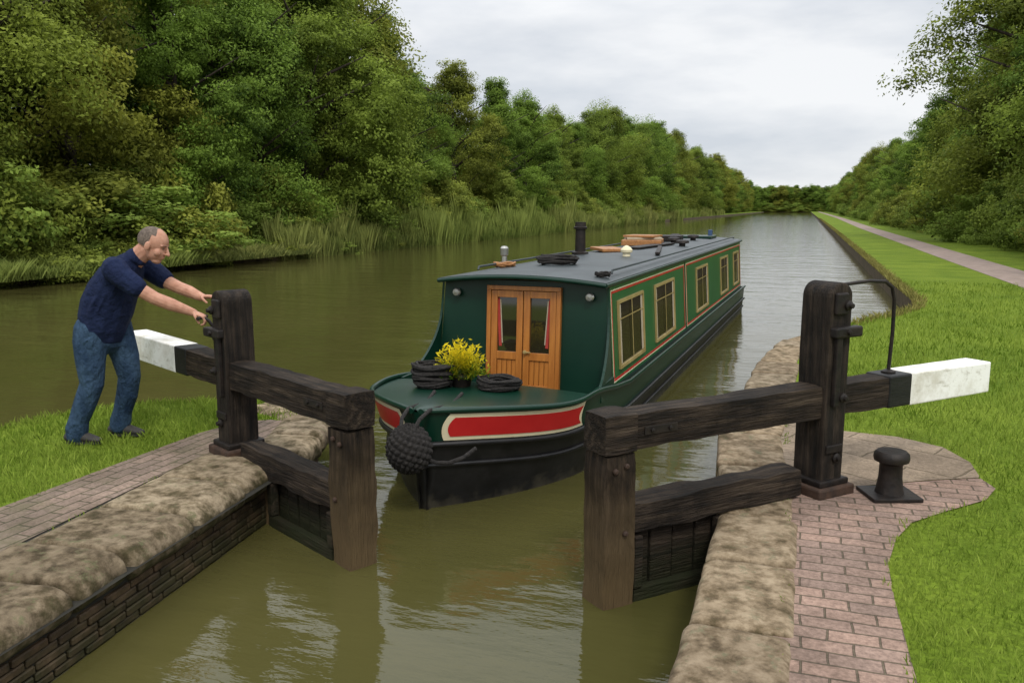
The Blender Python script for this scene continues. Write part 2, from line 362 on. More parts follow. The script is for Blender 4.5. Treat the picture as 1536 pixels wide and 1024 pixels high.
while y<4.75:
    l=R.uniform(.36,.56)
    if y+l>4.75: l=4.76-y
    if l<.15: break
    ym=y+l/2; xi=-2.73-.12*ym; xo=-3.5-.1*ym
    stonegeo(V,F,((xi+xo)/2+R.uniform(-.018,.018),ym,-.055+R.uniform(-.010,.010)),(xi-xo,l-.018,.19),(.13,.024,.09),math.radians(6.5)+R.uniform(-.015,.015),k,n=15,amp=.014); y+=l;k+=1
k=walk([(-3.36,5.02),(-3.47,5.45),(-3.64,5.9),(-4.0,6.22),(-4.45,6.34)],.35,.5,-.42,-.07,V,F,k,rr=(.10,.03,.07),h=.2)
mobj('coping_stones',V,F,M['stonel'],smooth=True)
mobj('coping_bed',[(-.34,-3.2,-.05),(.03,-3.2,-.05),(.03,5.2,-.05),(-.34,5.2,-.05),(-2.46,-2.5,-.052),(-3.26,4.7,-.052),(-3.95,4.7,-.052),(-3.3,-2.5,-.052)],[(0,1,2,3),(7,4,5,6)],M['mortar'])
# strips of dark bedding seen through the joints, just above the turf level of the ground sheet
mobj('joint_bedding',[(-.20,-3.2,.003),(.03,-3.2,.003),(.03,5.2,.003),(-.20,5.2,.003),(-3.15,-2.5,.003),(-3.6,4.75,.003),(-3.96,4.75,.003),(-3.45,-2.5,.003)],[(0,1,2,3),(7,4,5,6)],M['mortar'])
def wall(name,xf,y0,y1,sgn,rows=9,rh=.044):
    V=[];F=[]
    for rI in range(rows):
        z=-.135-rh*rI-rh/2; y=y0+(rI%2)*.10+R.uniform(0,.03)
        while y<y1:
            l=R.uniform(.17,.21)
            d=R.uniform(0,.010); x=xf(y+l/2)-sgn*(.05-d)
            ang=math.atan2(-(xf(y+1)-xf(y)),1)
            hx,hy,hz=.05,l/2-.003,rh/2-.0035; b=len(V); rot=Matrix.Rotation(ang,3,'Z')
            for q in [(-hx,-hy,-hz),(hx,-hy,-hz),(hx,hy,-hz),(-hx,hy,-hz),(-hx,-hy,hz),(hx,-hy,hz),(hx,hy,hz),(-hx,hy,hz)]: V.append(Vector((x,y+l/2,z+R.uniform(-.0015,.0015)))+rot@Vector(q))
            for f in [(0,3,2,1),(4,5,6,7),(0,1,5,4),(1,2,6,5),(2,3,7,6),(3,0,4,7)]: F.append(tuple(b+i for i in f))
            y+=l+.006
    e=empty(name)
    o=mobj('brick_courses',V,F,M['wallbrick'],e); bev(o,.006,1)
    xa,xb=xf(y0)-sgn*.014,xf(y1+.1)-sgn*.014
    mobj('mortar_backing',[(xa,y0,-.06),(xb,y1+.1,-.06),(xb,y1+.1,-1.2),(xa,y0,-1.2)],[(0,1,2,3)],M['mortar'],e)
wall('lock_wall',lambda y:-2.775-.12*y,-2.5,4.7,1)
wall('lock_wall',lambda y:-.335,-3.2,5.2,-1)

# ------------------------------------------------------------ gates
def gate(name,Mx,E,post_d,white_d,ztop,rail_z,heel_d,rail_end,topz=.69,mw=.205,fs=-1,pw=.185):
    Mx=Vector(Mx);E=Vector(E); d=E-Mx; Ln=d.length; ang=math.atan2(d.y,d.x)
    e=empty(name,(Mx.x,Mx.y,0),ang)
    bt=topz; bh=.20; bw=.18
    timber('balance_beam',((white_d+.1)/2-.02-.05,0,bt-bh/2),(white_d+.02,bw,bh),M['wood'],e)
    box('balance_beam_black_band',(white_d-.10,0,bt-bh/2),(.22,bw+.010,bh+.010),M['black'],e,.012)
    box('balance_beam_white_end',((white_d+Ln)/2,0,bt-bh/2),(Ln-white_d,bw+.014,bh+.014),M['white'],e,.010)
    timber('mitre_post',(0,0,(bt-bh-.004-1.3)/2),(mw,.20,bt-bh-.004+1.3),M['woodv'],e,.008)
    timber('mitre_head',(-.0,0,bt-bh/2+.004),(mw+.012,.212,bh+.012),M['wood'],e,.007)
    timber('top_rail',((rail_end+mw/2)/2,0,rail_z-.09),(rail_end-mw/2+.02,.17,.18),M['wood'],e,.008,.02)
    ph=rail_z-.18; L0=mw/2+.003; L1=heel_d-.11
    timber('heel_post',(heel_d,0,(ph-1.3)/2-.002),(.20,.19,1.3+ph-.004),M['woodv'],e)
    np_=max(3,int((L1-L0)/.13)); w=(L1-L0)/np_
    for i in range(np_):
        box('plank_%d'%(i+1),(L0+w*(i+.5),-fs*.012+R.uniform(-.006,.006),(ph-1.2)/2),(w-.010,.05,ph+1.2-.004),M['wood'],e,.006)
    s=fs*.065
    timber('panel_frame_bottom',((L0+L1)/2,s,WZ+.02),(L1-L0-.004,.06,.10),M['wood'],e,.004,.01)
    box('panel_frame_side_a',(L0+.03,s,(ph+WZ)/2+.03),(.055,.055,ph-WZ-.085),M['wood'],e,.006)
    box('panel_frame_side_b',(L1-.03,s,(ph+WZ)/2+.03),(.055,.055,ph-WZ-.085),M['wood'],e,.006)
    for (x,z) in ((.03,.42),(.03,.05),(-.04,.40)):
        o=lathe('bolt',[(.0,0),(.016,0),(.016,.01),(.009,.016),(0,.016)],M['rust'],e,(x,fs*.103,z),10); o.rotation_euler=(math.radians(90)*(-fs),0,0)
    box('strap',(mw/2+.16,fs*.093,bt-.1),(.22,.006,.045),M['iron'],e,.002)
    for x in (.10,.22):
        o=lathe('strap_bolt',[(.0,0),(.013,0),(.013,.008),(0,.012)],M['iron'],e,(mw/2+x,fs*.096,bt-.1),10); o.rotation_euler=(math.radians(90)*(-fs),0,0)
    p=empty('paddle_post',(Mx.x+d.x/Ln*post_d,Mx.y+d.y/Ln*post_d,0),ang)
    pd=.225; V=[];F=[]
    nz=14
    prof=[(-pw/2,.05+(ztop-.14)*i/nz) for i in range(nz,-1,-1)]+[(pw/2,.05+(ztop-.14)*i/nz) for i in range(nz+1)]
    for a in range(15,180,15): prof.append((math.cos(math.radians(a))*pw/2,ztop-.09+math.sin(math.radians(a))*.085))
    sd=R.uniform(0,50)
    prof=[(x+.006*noise.noise(Vector((x*9,z*5,sd))),z) for x,z in prof]
    for yy in (-pd/2,pd/2): V+=[(x,yy,z) for x,z in prof]
    n=len(prof); F.append(tuple(range(n))); F.append(tuple(reversed(range(n,2*n))))
    for i in range(n): F.append((i,n+i,n+(i+1)%n,(i+1)%n))
    o=mobj('post',V,F,M['postwood'],p); renorm(o); bev(o,.014)
    box('plinth',(0,0,.035),(.31,.33,.07),M['rust'],p,.014)
    box('plinth_upper',(0,0,.088),(.25,.28,.04),M['iron'],p,.01)
    f=fs
    box('iron_bracket',(.03,f*.13,ztop-.30),(.23,.06,.065),M['iron'],p,.012)
    box('front_rack_bar',(-.03,f*.128,ztop-.54),(.045,.032,.42),M['iron'],p,.006)
    box('iron_clasp',(-.02,f*.125,ztop-.13),(.10,.03,.13),M['iron'],p,.01)
    box('iron_tie',(0,f*.118,.30),(.14,.02,.05),M['iron'],p,.006)
    for z in (ztop-.14,ztop-.30,.24,.62):
        o=lathe('bolt_head',[(0,0),(.030,0),(.030,.012),(.017,.02),(.015,.036),(0,.038)],M['iron'],p,(.02,f*(.14 if z>.5 else .115),z),14); o.rotation_euler=(math.radians(90)*(-f),0,0)
    return e,p
M['postwood']=nmat('post_timber',(.005,.004,.003),(.024,.017,.012),2.2,.72,1.0,6,(14,14,1),dist=.02,spec=.25,c3=(.07,.050,.034),hi=.82,grime=(4,(.42,.40,.37)))
gR,pR=gate('lock_gate',(-.89,4.21),(1.235,6.525),1.58,2.30,1.32,.20,.86,1.36,fs=-1)
gL,pL=gate('lock_gate',(-2.44,4.20),(-5.44,5.75),1.48,2.32,1.19,.13,1.02,1.30,fs=1)
pts=[(1.58+.08,0,1.285),(1.95,0,1.30),(2.10,0,1.29),(2.17,0,1.25),(2.20,0,1.17),(2.205,0,.95),(2.19,0,.70)]
tube('hand_rail',pts,.012,M['iron'],gR,8)
lathe('hand_rail_foot',[(.0,0),(.045,0),(.045,.008),(.02,.02),(0,.02)],M['iron'],gR,(2.19,0,.698),14)
e=empty('mooring_bollard',(.60,5.38,.01),math.radians(20))
box('base_plate',(0,0,.012),(.30,.26,.024),M['iron'],e,.005)
lathe('bollard_body',[(.085,.02),(.078,.05),(.068,.12),(.066,.20),(.075,.215),(.100,.225),(.104,.245),(.100,.27),(.085,.285),(0,.29)],M['iron'],e)

# ------------------------------------------------------------ narrowboat
BX,BY,BA=-2.345,7.10,math.radians(-2.3)
B=empty('narrowboat',(BX,BY,0),BA)
def sstep(a,b,x):
    t=max(0,min(1,(x-a)/(b-a))); return t*t*(3-2*t)
Y0=-2.05
def zt(y): return .15+.15*(1-sstep(-.9,.6,y))+.07*(1-sstep(Y0,-1.0,y))
def hw(y,z):
    top=zt(y); f=max(0,min(1,(top-z)/(top-WZ)))
    s=max(0,min(1,(y-Y0-.10*f)/(1.25+.35*f)))
    g=.885*(1-(1-s)**(2.3-.35*f))
    return max(g,.03)*(1-.035*f)
ys=[Y0+.01*i for i in range(6)]+[Y0+.08+.06*i for i in range(34)]
ys=[y for y in ys if y<0]+[0,.5,1,2,3,4,5,6,7,8,9,10,10.8]
lv=[0,.25,.5,.78,1,1.6]
def lz(y,f):
    t=zt(y)
    return t-.23*(f/.5) if f<=.5 else (t-.23)+(WZ-(t-.23))*((f-.5)/.5)
V=[];F=[];mi=[]
n=len(lv)
for side in (1,-1):
    b=len(V)
    for y in ys:
        for f in lv:
            z=lz(y,min(f,1)) if f<=1 else -.75
            V.append((side*hw(y,max(z,WZ)),y+(.10*f if y<Y0+.06 else 0)*1.0,z))
    for i in range(len(ys)-1):
        for j in range(n-1):
            q=(b+i*n+j,b+(i+1)*n+j,b+(i+1)*n+j+1,b+i*n+j+1)
            F.append(q if side>0 else q[::-1]); mi.append(0 if j<2 else 1)
b2=len(ys)*n
for j in range(n-1): F.append((j,j+1,b2+j+1,b2+j)); mi.append(0 if j<2 else 1)
for j in range(n-1): F.append(((len(ys)-1)*n+j,b2+(len(ys)-1)*n+j,b2+(len(ys)-1)*n+j+1,(len(ys)-1)*n+j+1)); mi.append(1)
mobj('hull',V,F,[M['gdark'],M['hull']],B,True,mi)
def strake(name,zf,r,mat,y1=10.8,out=.01):
    for side in (1,-1):
        pts=[(side*(hw(y,zf(y))+out),y,zf(y)) for y in ys if y<=y1]
        tube(name,pts,[r]*len(pts),mat,B,8)
strake('gunwale_rail',lambda y:zt(y)+.004,(.022,.020),M['gdark'])
strake('rubbing_strake',lambda y:zt(y)-.245,(.022,.024),M['hull'],out=.012)
strake('lower_strake',lambda y:zt(y)-.40 if zt(y)-.40>-.3 else -.30,(.018,.018),M['hull'],out=.008)
def bowpanel(name,s0,s1,v0,v1,off,mat,side,dip):
    V=[];F=[];nu,nv=30,8
    for i in range(nu+1):
        for j in range(nv+1):
            v=j/nv; vv=v0+(v1-v0)*v; u=i/nu; ee=1-4*(v-.5)**2
            ya=s0+.02*(1-ee); yb=s1-dip*ee
            y=ya+(yb-ya)*u**1.3; z=zt(y)-.23*vv
            x=hw(y,z); dy=.01; nx=Vector((dy,-(hw(y+dy,z)-x),0)).normalized()
            V.append((side*(x+nx.x*off),y+nx.y*off,z))
    for i in range(nu):
        for j in range(nv):
            a=i*(nv+1)+j; F.append((a,a+1,a+nv+2,a+nv+1))
    mobj(name,V,F,mat,B,True)
for side in (1,-1):
    bowpanel('bow_panel_border',Y0+.115,-.91,.10,.95,.006,M['cream'],side,.05)
    bowpanel('bow_panel_red',Y0+.14,-.955,.22,.83,.010,M['red'],side,.05)
V=[];F=[];dy=[y for y in ys if y<=-.7]+[-.7]
for y in dy:
    g_=hw(y,zt(y))-.01
    for k in range(9):
        t=-1+k/4; V.append((t*g_,y,zt(y)-.012+.03*(1-t*t)))
for i in range(len(dy)-1):
    for k in range(8): F.append((i*9+k,i*9+k+1,(i+1)*9+k+1,(i+1)*9+k))
mobj('foredeck',V,F,M['gdark'],B,True)
box('well_bulkhead',(0,-.69,.17),(1.70,.02,.20),M['gdark'],B,.003)
box('well_floor',(0,-.34,.09),(1.70,.70,.02),M['hull'],B,.0)
for s in (1,-1): box('well_side',(s*.86,-.33,.19),(.025,.68,.20),M['gdark'],B,.003)
for s in (1,-1):
    V=[(s*.80,-.02,.125),(s*.875,-.02,.19),(s*.872,.6,.155),(s*.80,.6,.12),(s*.872,10.8,.152),(s*.80,10.8,.12)]
    F=[(0,1,2,3),(3,2,4,5)]
    mobj('side_deck',V,[f if s>0 else f[::-1] for f in F],M['hull'],B)
CL=10.6
def SX(z): return .835-.06*max(0,(z-.1))/1.0
ZR=1.10
V=[(-SX(.1),0,.1),(SX(.1),0,.1),(SX(ZR),.06,ZR),(-SX(ZR),.06,ZR),(-SX(.1),CL,.1),(SX(.1),CL,.1),(SX(ZR),CL,ZR),(-SX(ZR),CL,ZR)]
mobj('cabin_body',V,[(0,1,2,3),(1,5,6,2),(5,4,7,6),(4,0,3,7)],M['gdark'],B)
V=[];F=[];nx=13
rows=[(-.10,0),(CL+.1,0)]
for yy,_ in rows:
    for k in range(nx):
        t=-1+2*k/(nx-1); V.append((t*.80,yy+ (.0 if yy>0 else .05*t*t),ZR+.012+.055*(1-t*t)))
    for k in range(nx):
        t=-1+2*k/(nx-1); V.append((t*.80,yy+ (.0 if yy>0 else .05*t*t),ZR-.03+.055*(1-t*t)))
for k in range(nx-1):
    F.append((k,k+1,2*nx+k+1,2*nx+k)); F.append((nx+k,3*nx+k,3*nx+k+1,nx+k+1)); F.append((k,nx+k,nx+k+1,k+1)); F.append((2*nx+k,2*nx+k+1,3*nx+k+1,3*nx+k))
F.append((0,2*nx,3*nx,nx)); F.append((nx-1,2*nx-1,4*nx-1,3*nx-1))
renorm(mobj('roof',V,F,M['roof'],B))
for s in (1,-1):
    tube('roof_edge_trim',[(s*.80,-.05,ZR-.01),(s*.80,CL+.1,ZR-.01)],.016,M['gdark'],B,8)
    tube('roof_grab_rail',[(s*.68,.6,ZR+.045),(s*.68,.62,ZR+.075),(s*.68,CL-.3,ZR+.075),(s*.68,CL-.28,ZR+.045)],.011,M['roof'],B,8)
tube('roof_front_trim',[(t/6*.80,-.10+.05*(t/6)**2,ZR-.012+.055*(1-(t/6)**2)) for t in range(-6,7)],.02,M['gdark'],B,8)
for s in (1,-1):
    prof=[]
    for i in range(13):
        t=i/12; prof.append((.05-.02*t-.50*t**2.6,ZR-.02-(ZR-.30)*(t**.8)))
    prof+= [(-.47,.16),(.02,.14)]
    V=[]
    for dx in (0,.022):
        V+=[(s*(SX(z)+.004+dx+ (0 if y>0 else .03*min(1,-y/.4))),y,z) for y,z in prof]
    n_=len(prof); F=[tuple(range(n_)),tuple(reversed(range(n_,2*n_)))]+[(i,n_+i,n_+(i+1)%n_,(i+1)%n_) for i in range(n_)]
    renorm(mobj('cabin_wing',V,F,M['gdark'],B))
def sq(name,y0,y1,z0,z1,off,mat,s):
    V=[(s*(SX(z)+off),y,z) for y,z in ((y0,z0),(y1,z0),(y1,z1),(y0,z1))]
    return mobj(name,V,[(0,1,2,3) if s>0 else (3,2,1,0)],mat,B)
def ring(name,y0,y1,z0,z1,w,off,th,mat,s):
    V=[]
    for o_ in (off,off+th):
        for (y,z) in ((y0,z0),(y1,z0),(y1,z1),(y0,z1),(y0+w,z0+w),(y1-w,z0+w),(y1-w,z1-w),(y0+w,z1-w)): V.append((s*(SX(z)+o_),y,z))
    F=[]
    for i in range(4):
        j=(i+1)%4
        F+= [(8+i,8+j,12+j,12+i),(i,j,8+j,8+i),(4+i,12+i,12+j,4+j)]
    o=mobj(name,V,F,mat,B); renorm(o); return o
for s in (1,-1):
    for (a,b_) in ((.12,3.95),(4.02,CL-.08)):
        sq('side_panel',a,b_,.17,1.06,.004,M['gside'],s)
        ring('panel_line_cream',a+.03,b_-.03,.20,1.03,.010,.005,.003,M['cream'],s)
        ring('panel_line_red',a+.043,b_-.043,.213,1.017,.018,.005,.004,M['red'],s)
    for (a,b_) in ((.36,1.42),(2.0,3.15),(4.85,5.95),(7.45,8.45),(9.3,10.15)):
        ring('window_frame',a,b_,.29,.92,.030,.006,.018,M['brass'],s)
        sq('window_glass',a+.025,b_-.025,.315,.895,.008,M['glass'],s)
        ym=(a+b_)/2
        V=[(s*(SX(z)+.022),y,z) for y,z in ((ym-.014,.32),(ym+.014,.32),(ym+.014,.89),(ym-.014,.89))]
        mobj('window_bar',V,[(0,1,2,3) if s>0 else (3,2,1,0)],M['brass'],B)
        V=[(s*(SX(z)+.021),y,z) for y,z in ((a+.03,.74),(b_-.03,.74),(b_-.03,.752),(a+.03,.752))]
        mobj('window_transom',V,[(0,1,2,3) if s>0 else (3,2,1,0)],M['brass'],B)
        sq('curtain',a+.035,a+.12,.33,.88,.012,M['curtc'],s); sq('curtain',b_-.12,b_-.035,.33,.88,.012,M['curtc'],s)
D=empty('cabin_doors',(0.02,-.004,.1),0,B); D.rotation_euler=(-math.atan(.06),0,0)
box('door_frame_l',(-.335,-.02,.45),(.04,.05,.93),M['pine'],D,.004); box('door_frame_r',(.335,-.02,.45),(.04,.05,.93),M['pine'],D,.004)
box('door_frame_top',(0,-.02,.935),(.71,.052,.04),M['pine'],D,.004)
box('door_interior',(0,.0,.45),(.64,.02,.9),M['glass'],D,0)
for s in (-1,1):
    cx=s*.158; w=.308
    box('stile_a',(cx-w/2+.03,-.022,.455),(.058,.03,.91),M['pine'],D,.003); box('stile_b',(cx+w/2-.03,-.022,.455),(.058,.03,.91),M['pine'],D,.003)
    box('rail_top',(cx,-.0215,.88),(w-.118,.028,.06),M['pine'],D,.003); box('rail_mid',(cx,-.0215,.32),(w-.118,.028,.07),M['pine'],D,.003); box('rail_bot',(cx,-.0215,.03),(w-.118,.028,.06),M['pine'],D,.003)
    for i in range(4): box('door_plank',(cx-w/2+.06+ (w-.118)*(i+.5)/4,-.014,.172),((w-.118)/4-.004,.02,.225),M['pine'],D,.003)
    box('door_curtain',(cx+s*.080,-.013,.62),(.028,.006,.44),M['curt'],D,.002,ry=s*.06); box('door_curtain_edge',(cx+s*.060,-.013,.63),(.010,.006,.40),M['curtc'],D,.001,ry=s*.06)
o=lathe('door_knob',[(0,0),(.012,0),(.02,.02),(.012,.035),(0,.036)],M['brass'],D,(.03,-.037,.36),12); o.rotation_euler=(math.radians(90),0,0)
box('door_handle',(.055,-.055,.36),(.06,.012,.012),M['brass'],D,.003)
for s in (-1,1):
    o=lathe('head_lamp',[(0,0),(.035,0),(.04,.03),(.03,.045),(0,.048)],M['chrome'],B,(s*.64,.03,.98),16); o.rotation_euler=(math.radians(90),0,0)
def rz_(x): return ZR+.012+.055*(1-(x/.8)**2)
lathe('chimney',[(.11,0),(.11,.03),(.07,.045),(.065,.33),(.085,.335),(.088,.36),(.075,.37),(.07,.42),(.075,.425),(0,.42)],M['iron'],B,(-.55,3.7,rz_(.55)))
coil('roof_rope',(-.10,1.35,rz_(.1)),.19,12,.011,M['rope'],B,5)
coil('lamp_rope',(-.62,1.15,rz_(.62)),.10,5,.012,M['pine2'],B,2)
lathe('roof_lamp',[(.055,0),(.05,.03),(.03,.05),(.028,.12),(.04,.13),(.045,.2),(.03,.22),(0,.225)],M['chrome'],B,(-.62,1.15,rz_(.62)),16)
lathe('vent_cream',[(.05,0),(.045,.04),(.07,.05),(.075,.08),(.05,.11),(.02,.13),(0,.135)],M['cream'],B,(.22,3.1,rz_(.2)),18)
for (x,y) in ((.05,7.2),(.15,8.6),(-.3,9.3),(.35,6.3)):
    lathe('mushroom_vent',[(.05,0),(.05,.04),(.11,.05),(.10,.085),(.05,.10),(0,.102)],M['iron'],B,(x,y,rz_(x)),18)
box('roof_plank',(-.33,4.3,rz_(.3)+.03),(.34,.75,.04),M['pine2'],B,.006,rz=.5)
box('roof_box',(-.30,6.4,rz_(.3)+.05),(.62,.9,.09),M['pine2'],B,.01,rz=.15)
box('roof_box_lid',(-.32,6.45,rz_(.3)+.115),(.55,.8,.035),M['curtc'],B,.006,rz=.3)
box('roof_box_top',(-.28,6.3,rz_(.3)+.15),(.5,.5,.03),M['pine2'],B,.006,rz=-.1)
box('boat_pole',(.32,4.6,rz_(.32)+.02),(.06,1.9,.03),M['iron'],B,.005,rz=.18)
box('gang_plank',(.0,5.6,rz_(.1)+.02),(.22,1.8,.03),M['iron'],B,.005,rz=-.1)
box('roof_crate',(-.2,8.0,rz_(.3)+.06),(.5,.6,.1),M['iron'],B,.01,rz=.1)
box('solar_box',(.25,10.1,rz_(.3)+.08),(.08,.08,.16),M['blue'],B,.01); box('stern_hatch',(0,9.9,rz_(.1)+.02),(.7,.8,.05),M['gdark'],B,.01)
coil('small_rope',(.66,.35,rz_(.66)),.06,5,.008,M['rope'],B,3)
def onboat(x,y,z):
    return (BX+x*math.cos(BA)-y*math.sin(BA),BY+x*math.sin(BA)+y*math.cos(BA),z)
e=empty('rope_coil',onboat(.16,-.92,.31)); coil('rope',(0,0,0),.155,13,.011,M['rope'],e,5)
e=empty('rope_coil',onboat(-.38,-1.02,.31)); coil('rope',(0,0,0),.15,20,.012,M['rope'],e,10)
e=empty('rope_fender',onboat(.02,-2.19,.15))
V=[];F=[];sg,rg=120,80
for i in range(rg+1):
    ph=math.pi*i/rg
    for k in range(sg):
        th=2*math.pi*k/sg; r=.144+.020*abs(math.sin(th*9+ph*7))**.7*abs(math.sin(ph*11-th*4))**.5+.003*noise.noise(Vector((th*4,ph*5,0)))
        V.append((r*math.sin(ph)*math.cos(th),r*math.sin(ph)*math.sin(th)*.95,r*math.cos(ph)*1.08))
for i in range(rg):
    for k in range(sg): F.append((i*sg+k,(i+1)*sg+k,(i+1)*sg+(k+1)%sg,i*sg+(k+1)%sg))
mobj('fender_ball',V,F,M['rope'],e,True)
for dx in (-.05,.05): tube('fender_rope',[(dx,-.02,.14),(dx*1.3,.03,.20),(dx*1.6,.16,.235),(dx*2,.5,.20),(dx*2.3-.1,.9,.19)],.014,M['rope'],e,8)
tube('side_rope',[(.10,.02,-.06),(.18,.04,-.09),(.27,.05,-.085),(.36,.09,-.05),(.42,.16,.0)],.015,M['rope'],e,8)

# ------------------------------------------------------------ foliage
def leafmesh(name,P,Nn,size,lvv,mat,aspect=.6):
    n=len(P); a=rng.normal(size=(n,3)); t=np.cross(Nn,a); t/=np.linalg.norm(t,axis=1,keepdims=True)+1e-9
    b=np.cross(Nn,t); s=size[:,None]
    V=np.empty((n,4,3)); V[:,0]=P-t*s; V[:,1]=P+b*s*aspect; V[:,2]=P+t*s; V[:,3]=P-b*s*aspect
    me=bpy.data.meshes.new(name); me.vertices.add(4*n); me.vertices.foreach_set('co',V.reshape(-1))
    me.loops.add(4*n); me.loops.foreach_set('vertex_index',np.arange(4*n,dtype=np.int32))
    me.polygons.add(n); me.polygons.foreach_set('loop_start',np.arange(0,4*n,4,dtype=np.int32)); me.polygons.foreach_set('loop_total',np.full(n,4,np.int32))
    me.materials.append(mat)
    at=me.attributes.new('lv','FLOAT','FACE'); at.data.foreach_set('value',np.clip(lvv,0,1).astype(np.float32))
    me.update(); me.validate(); return me
def unit(v): return v/(np.linalg.norm(v,axis=-1,keepdims=True)+1e-9)
def crown(seed,h,rad,nlobe,ncl,per,ls,zlo=.05,lr=(1.1,2.1),cr=(.32,.7),droop=.3):
    r=np.random.default_rng(seed)
    P=[];N=[];S=[];Lv=[]
    for i in range(nlobe):
        t=((i+r.uniform(0,1))/nlobe); z=h*(zlo+(1-zlo)*t*.93)
        prof=math.sin(math.pi*min(1,(t*.86+.20)))**.7
        if i%7==6: prof*=.3
        th=i*2.399+r.normal()*.5
        rr=rad*prof*r.uniform(.45,.92)
        LR=r.uniform(*lr)*(1.0 if t<.8 else .72)
        c=np.array([rr*math.cos(th),rr*math.sin(th),min(z,h-LR*.6)])
        lb=r.uniform(.22,.66)
        stretch=np.array([r.uniform(.85,1.15),r.uniform(.85,1.15),r.uniform(.7,1.05)])
        for j in range(ncl):
            dd=unit(r.normal(size=3)+np.array([math.cos(th)*.35,math.sin(th)*.35,.25]))
            q=r.uniform(.6,1.12) if r.random()<.85 else r.uniform(.2,.6)
            cc=c+dd*LR*q*stretch; cc[2]-=droop*LR*(1-abs(dd[2]))*r.uniform(0,.5)
            CR=r.uniform(*cr)
            d=unit(r.normal(size=(per,3))); rad_=CR*r.uniform(.2,1.25,size=(per,1))**.65
            p=cc+d*rad_*np.array([1.15,1.15,.62])
            p[:,2]-=droop*.5*np.abs(r.normal(size=per))*CR
            P.append(p); N.append(unit(d*.45+dd*.45+r.normal(size=(per,3))*.5+np.array([0,0,.3])))
            S.append(ls*r.uniform(.55,1.35,size=per))
            Lv.append(lb+.20*dd[2]+.16*d[:,2]+r.normal()*.10+.3*(q-.85)+r.normal(size=per)*.11)  # top light painted into leaf tone: lighter facing up, darker deep in the lobe
    P=np.concatenate(P);N=np.concatenate(N);S=np.concatenate(S);Lv=np.concatenate(Lv)
    k=P[:,2]>.02
    return P[k],N[k],S[k],Lv[k]
def add_trunk(h,rad,seed):
    r=random.Random(seed); V=[];F=[]
    pts=[(0,0,-.3),(r.uniform(-.1,.1),r.uniform(-.1,.1),h*.2),(r.uniform(-.3,.3),r.uniform(-.3,.3),h*.5),(r.uniform(-.5,.5),r.uniform(-.5,.5),h*.88)]
    tubegeo(V,F,pts,[.30,.22,.15,.03],(0,1,0),8,False)
    for i in range(14):
        a=r.uniform(0,6.28); z=h*r.uniform(.12,.7); l=rad*r.uniform(.6,1.0)
        tubegeo(V,F,[(0,0,z),(math.cos(a)*l*.4,math.sin(a)*l*.4,z+l*.3),(math.cos(a)*l*.95,math.sin(a)*l*.95,z+l*.55)],[.11,.07,.015],(0,0,1),6,False)
    return V,F
def tree_mesh(name,seed,h,rad,*a,**kw):
    P,N,S,Lv=crown(seed,h,rad,*a,**kw)
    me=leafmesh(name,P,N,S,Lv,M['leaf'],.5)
    V,F=add_trunk(h,rad,seed)
    bm=bmesh.new(); bm.from_mesh(me); me.materials.append(M['bark'])
    vs=[bm.verts.new(v) for v in V]
    for f in F:
        q=bm.faces.new([vs[i] for i in f]); q.material_index=1; q.smooth=True
    bm.to_mesh(me); bm.free(); return me
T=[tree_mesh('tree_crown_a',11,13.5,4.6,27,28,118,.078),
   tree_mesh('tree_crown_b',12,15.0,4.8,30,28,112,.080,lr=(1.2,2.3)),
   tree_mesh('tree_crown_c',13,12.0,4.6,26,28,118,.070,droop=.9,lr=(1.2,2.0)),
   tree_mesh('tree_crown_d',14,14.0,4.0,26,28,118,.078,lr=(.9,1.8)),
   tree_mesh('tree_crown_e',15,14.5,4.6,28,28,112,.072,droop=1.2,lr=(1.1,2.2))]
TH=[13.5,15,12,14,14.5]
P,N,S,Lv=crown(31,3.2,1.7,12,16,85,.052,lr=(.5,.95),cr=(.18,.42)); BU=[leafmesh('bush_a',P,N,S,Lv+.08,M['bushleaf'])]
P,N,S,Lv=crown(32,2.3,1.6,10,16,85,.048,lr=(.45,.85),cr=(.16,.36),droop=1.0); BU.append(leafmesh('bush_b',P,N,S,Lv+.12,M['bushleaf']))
def inst(name,me,loc,s,rz,parent=None,sz=None):
    o=bpy.data.objects.new(name,me); o.location=loc; o.scale=(s,s,sz or s); o.rotation_euler=(0,0,rz); col.objects.link(o)
    if parent: o.parent=parent
    return o
RT=random.Random(5)
def put(x,y,hs,par=None,w=1,i=None):
    i=RT.randrange(5) if i is None else i
    sz=hs/TH[i]; inst('tree',T[i],(x,y,-.1),sz*w*RT.uniform(.92,1.1),RT.uniform(0,6.28),par,sz)
y=9; q=0
while y<50:
    put(-25.0+RT.uniform(-.8,.8),y,RT.uniform(11,16.0),i=(2,0,4,3,1)[q%5]); put(-31+RT.uniform(-1,1),y+2.5,RT.uniform(15,19),w=1.1); y+=RT.uniform(4.6,6); q+=1
dist=empty('distant_trees')
y=54
hp=[(54,12),(62,14.2),(80,12),(95,14.5),(130,15),(160,17),(300,17),(450,15)]
while y<430:
    h=np.interp(y,[a for a,_ in hp],[b for _,b in hp])
    put(-25+RT.uniform(-1,1),y,h*RT.uniform(.82,1.08),None if y<110 else dist)
    put(-32,y+3,h*RT.uniform(.85,1.02),None if y<110 else dist,w=1.15); y+=5.5+y*.02
y=22
hp=[(22,15),(60,16.5),(75,13),(95,11.5),(150,12.5),(260,14),(450,13)]
while y<430:
    h=np.interp(y,[a for a,_ in hp],[b for _,b in hp])
    put(13.0+y*.006+RT.uniform(-.8,.8),y,h*RT.uniform(.85,1.08),None if y<110 else dist); put(20,y+3,h*RT.uniform(.95,1.15),None if y<110 else dist,w=1.1); y+=5+y*.02
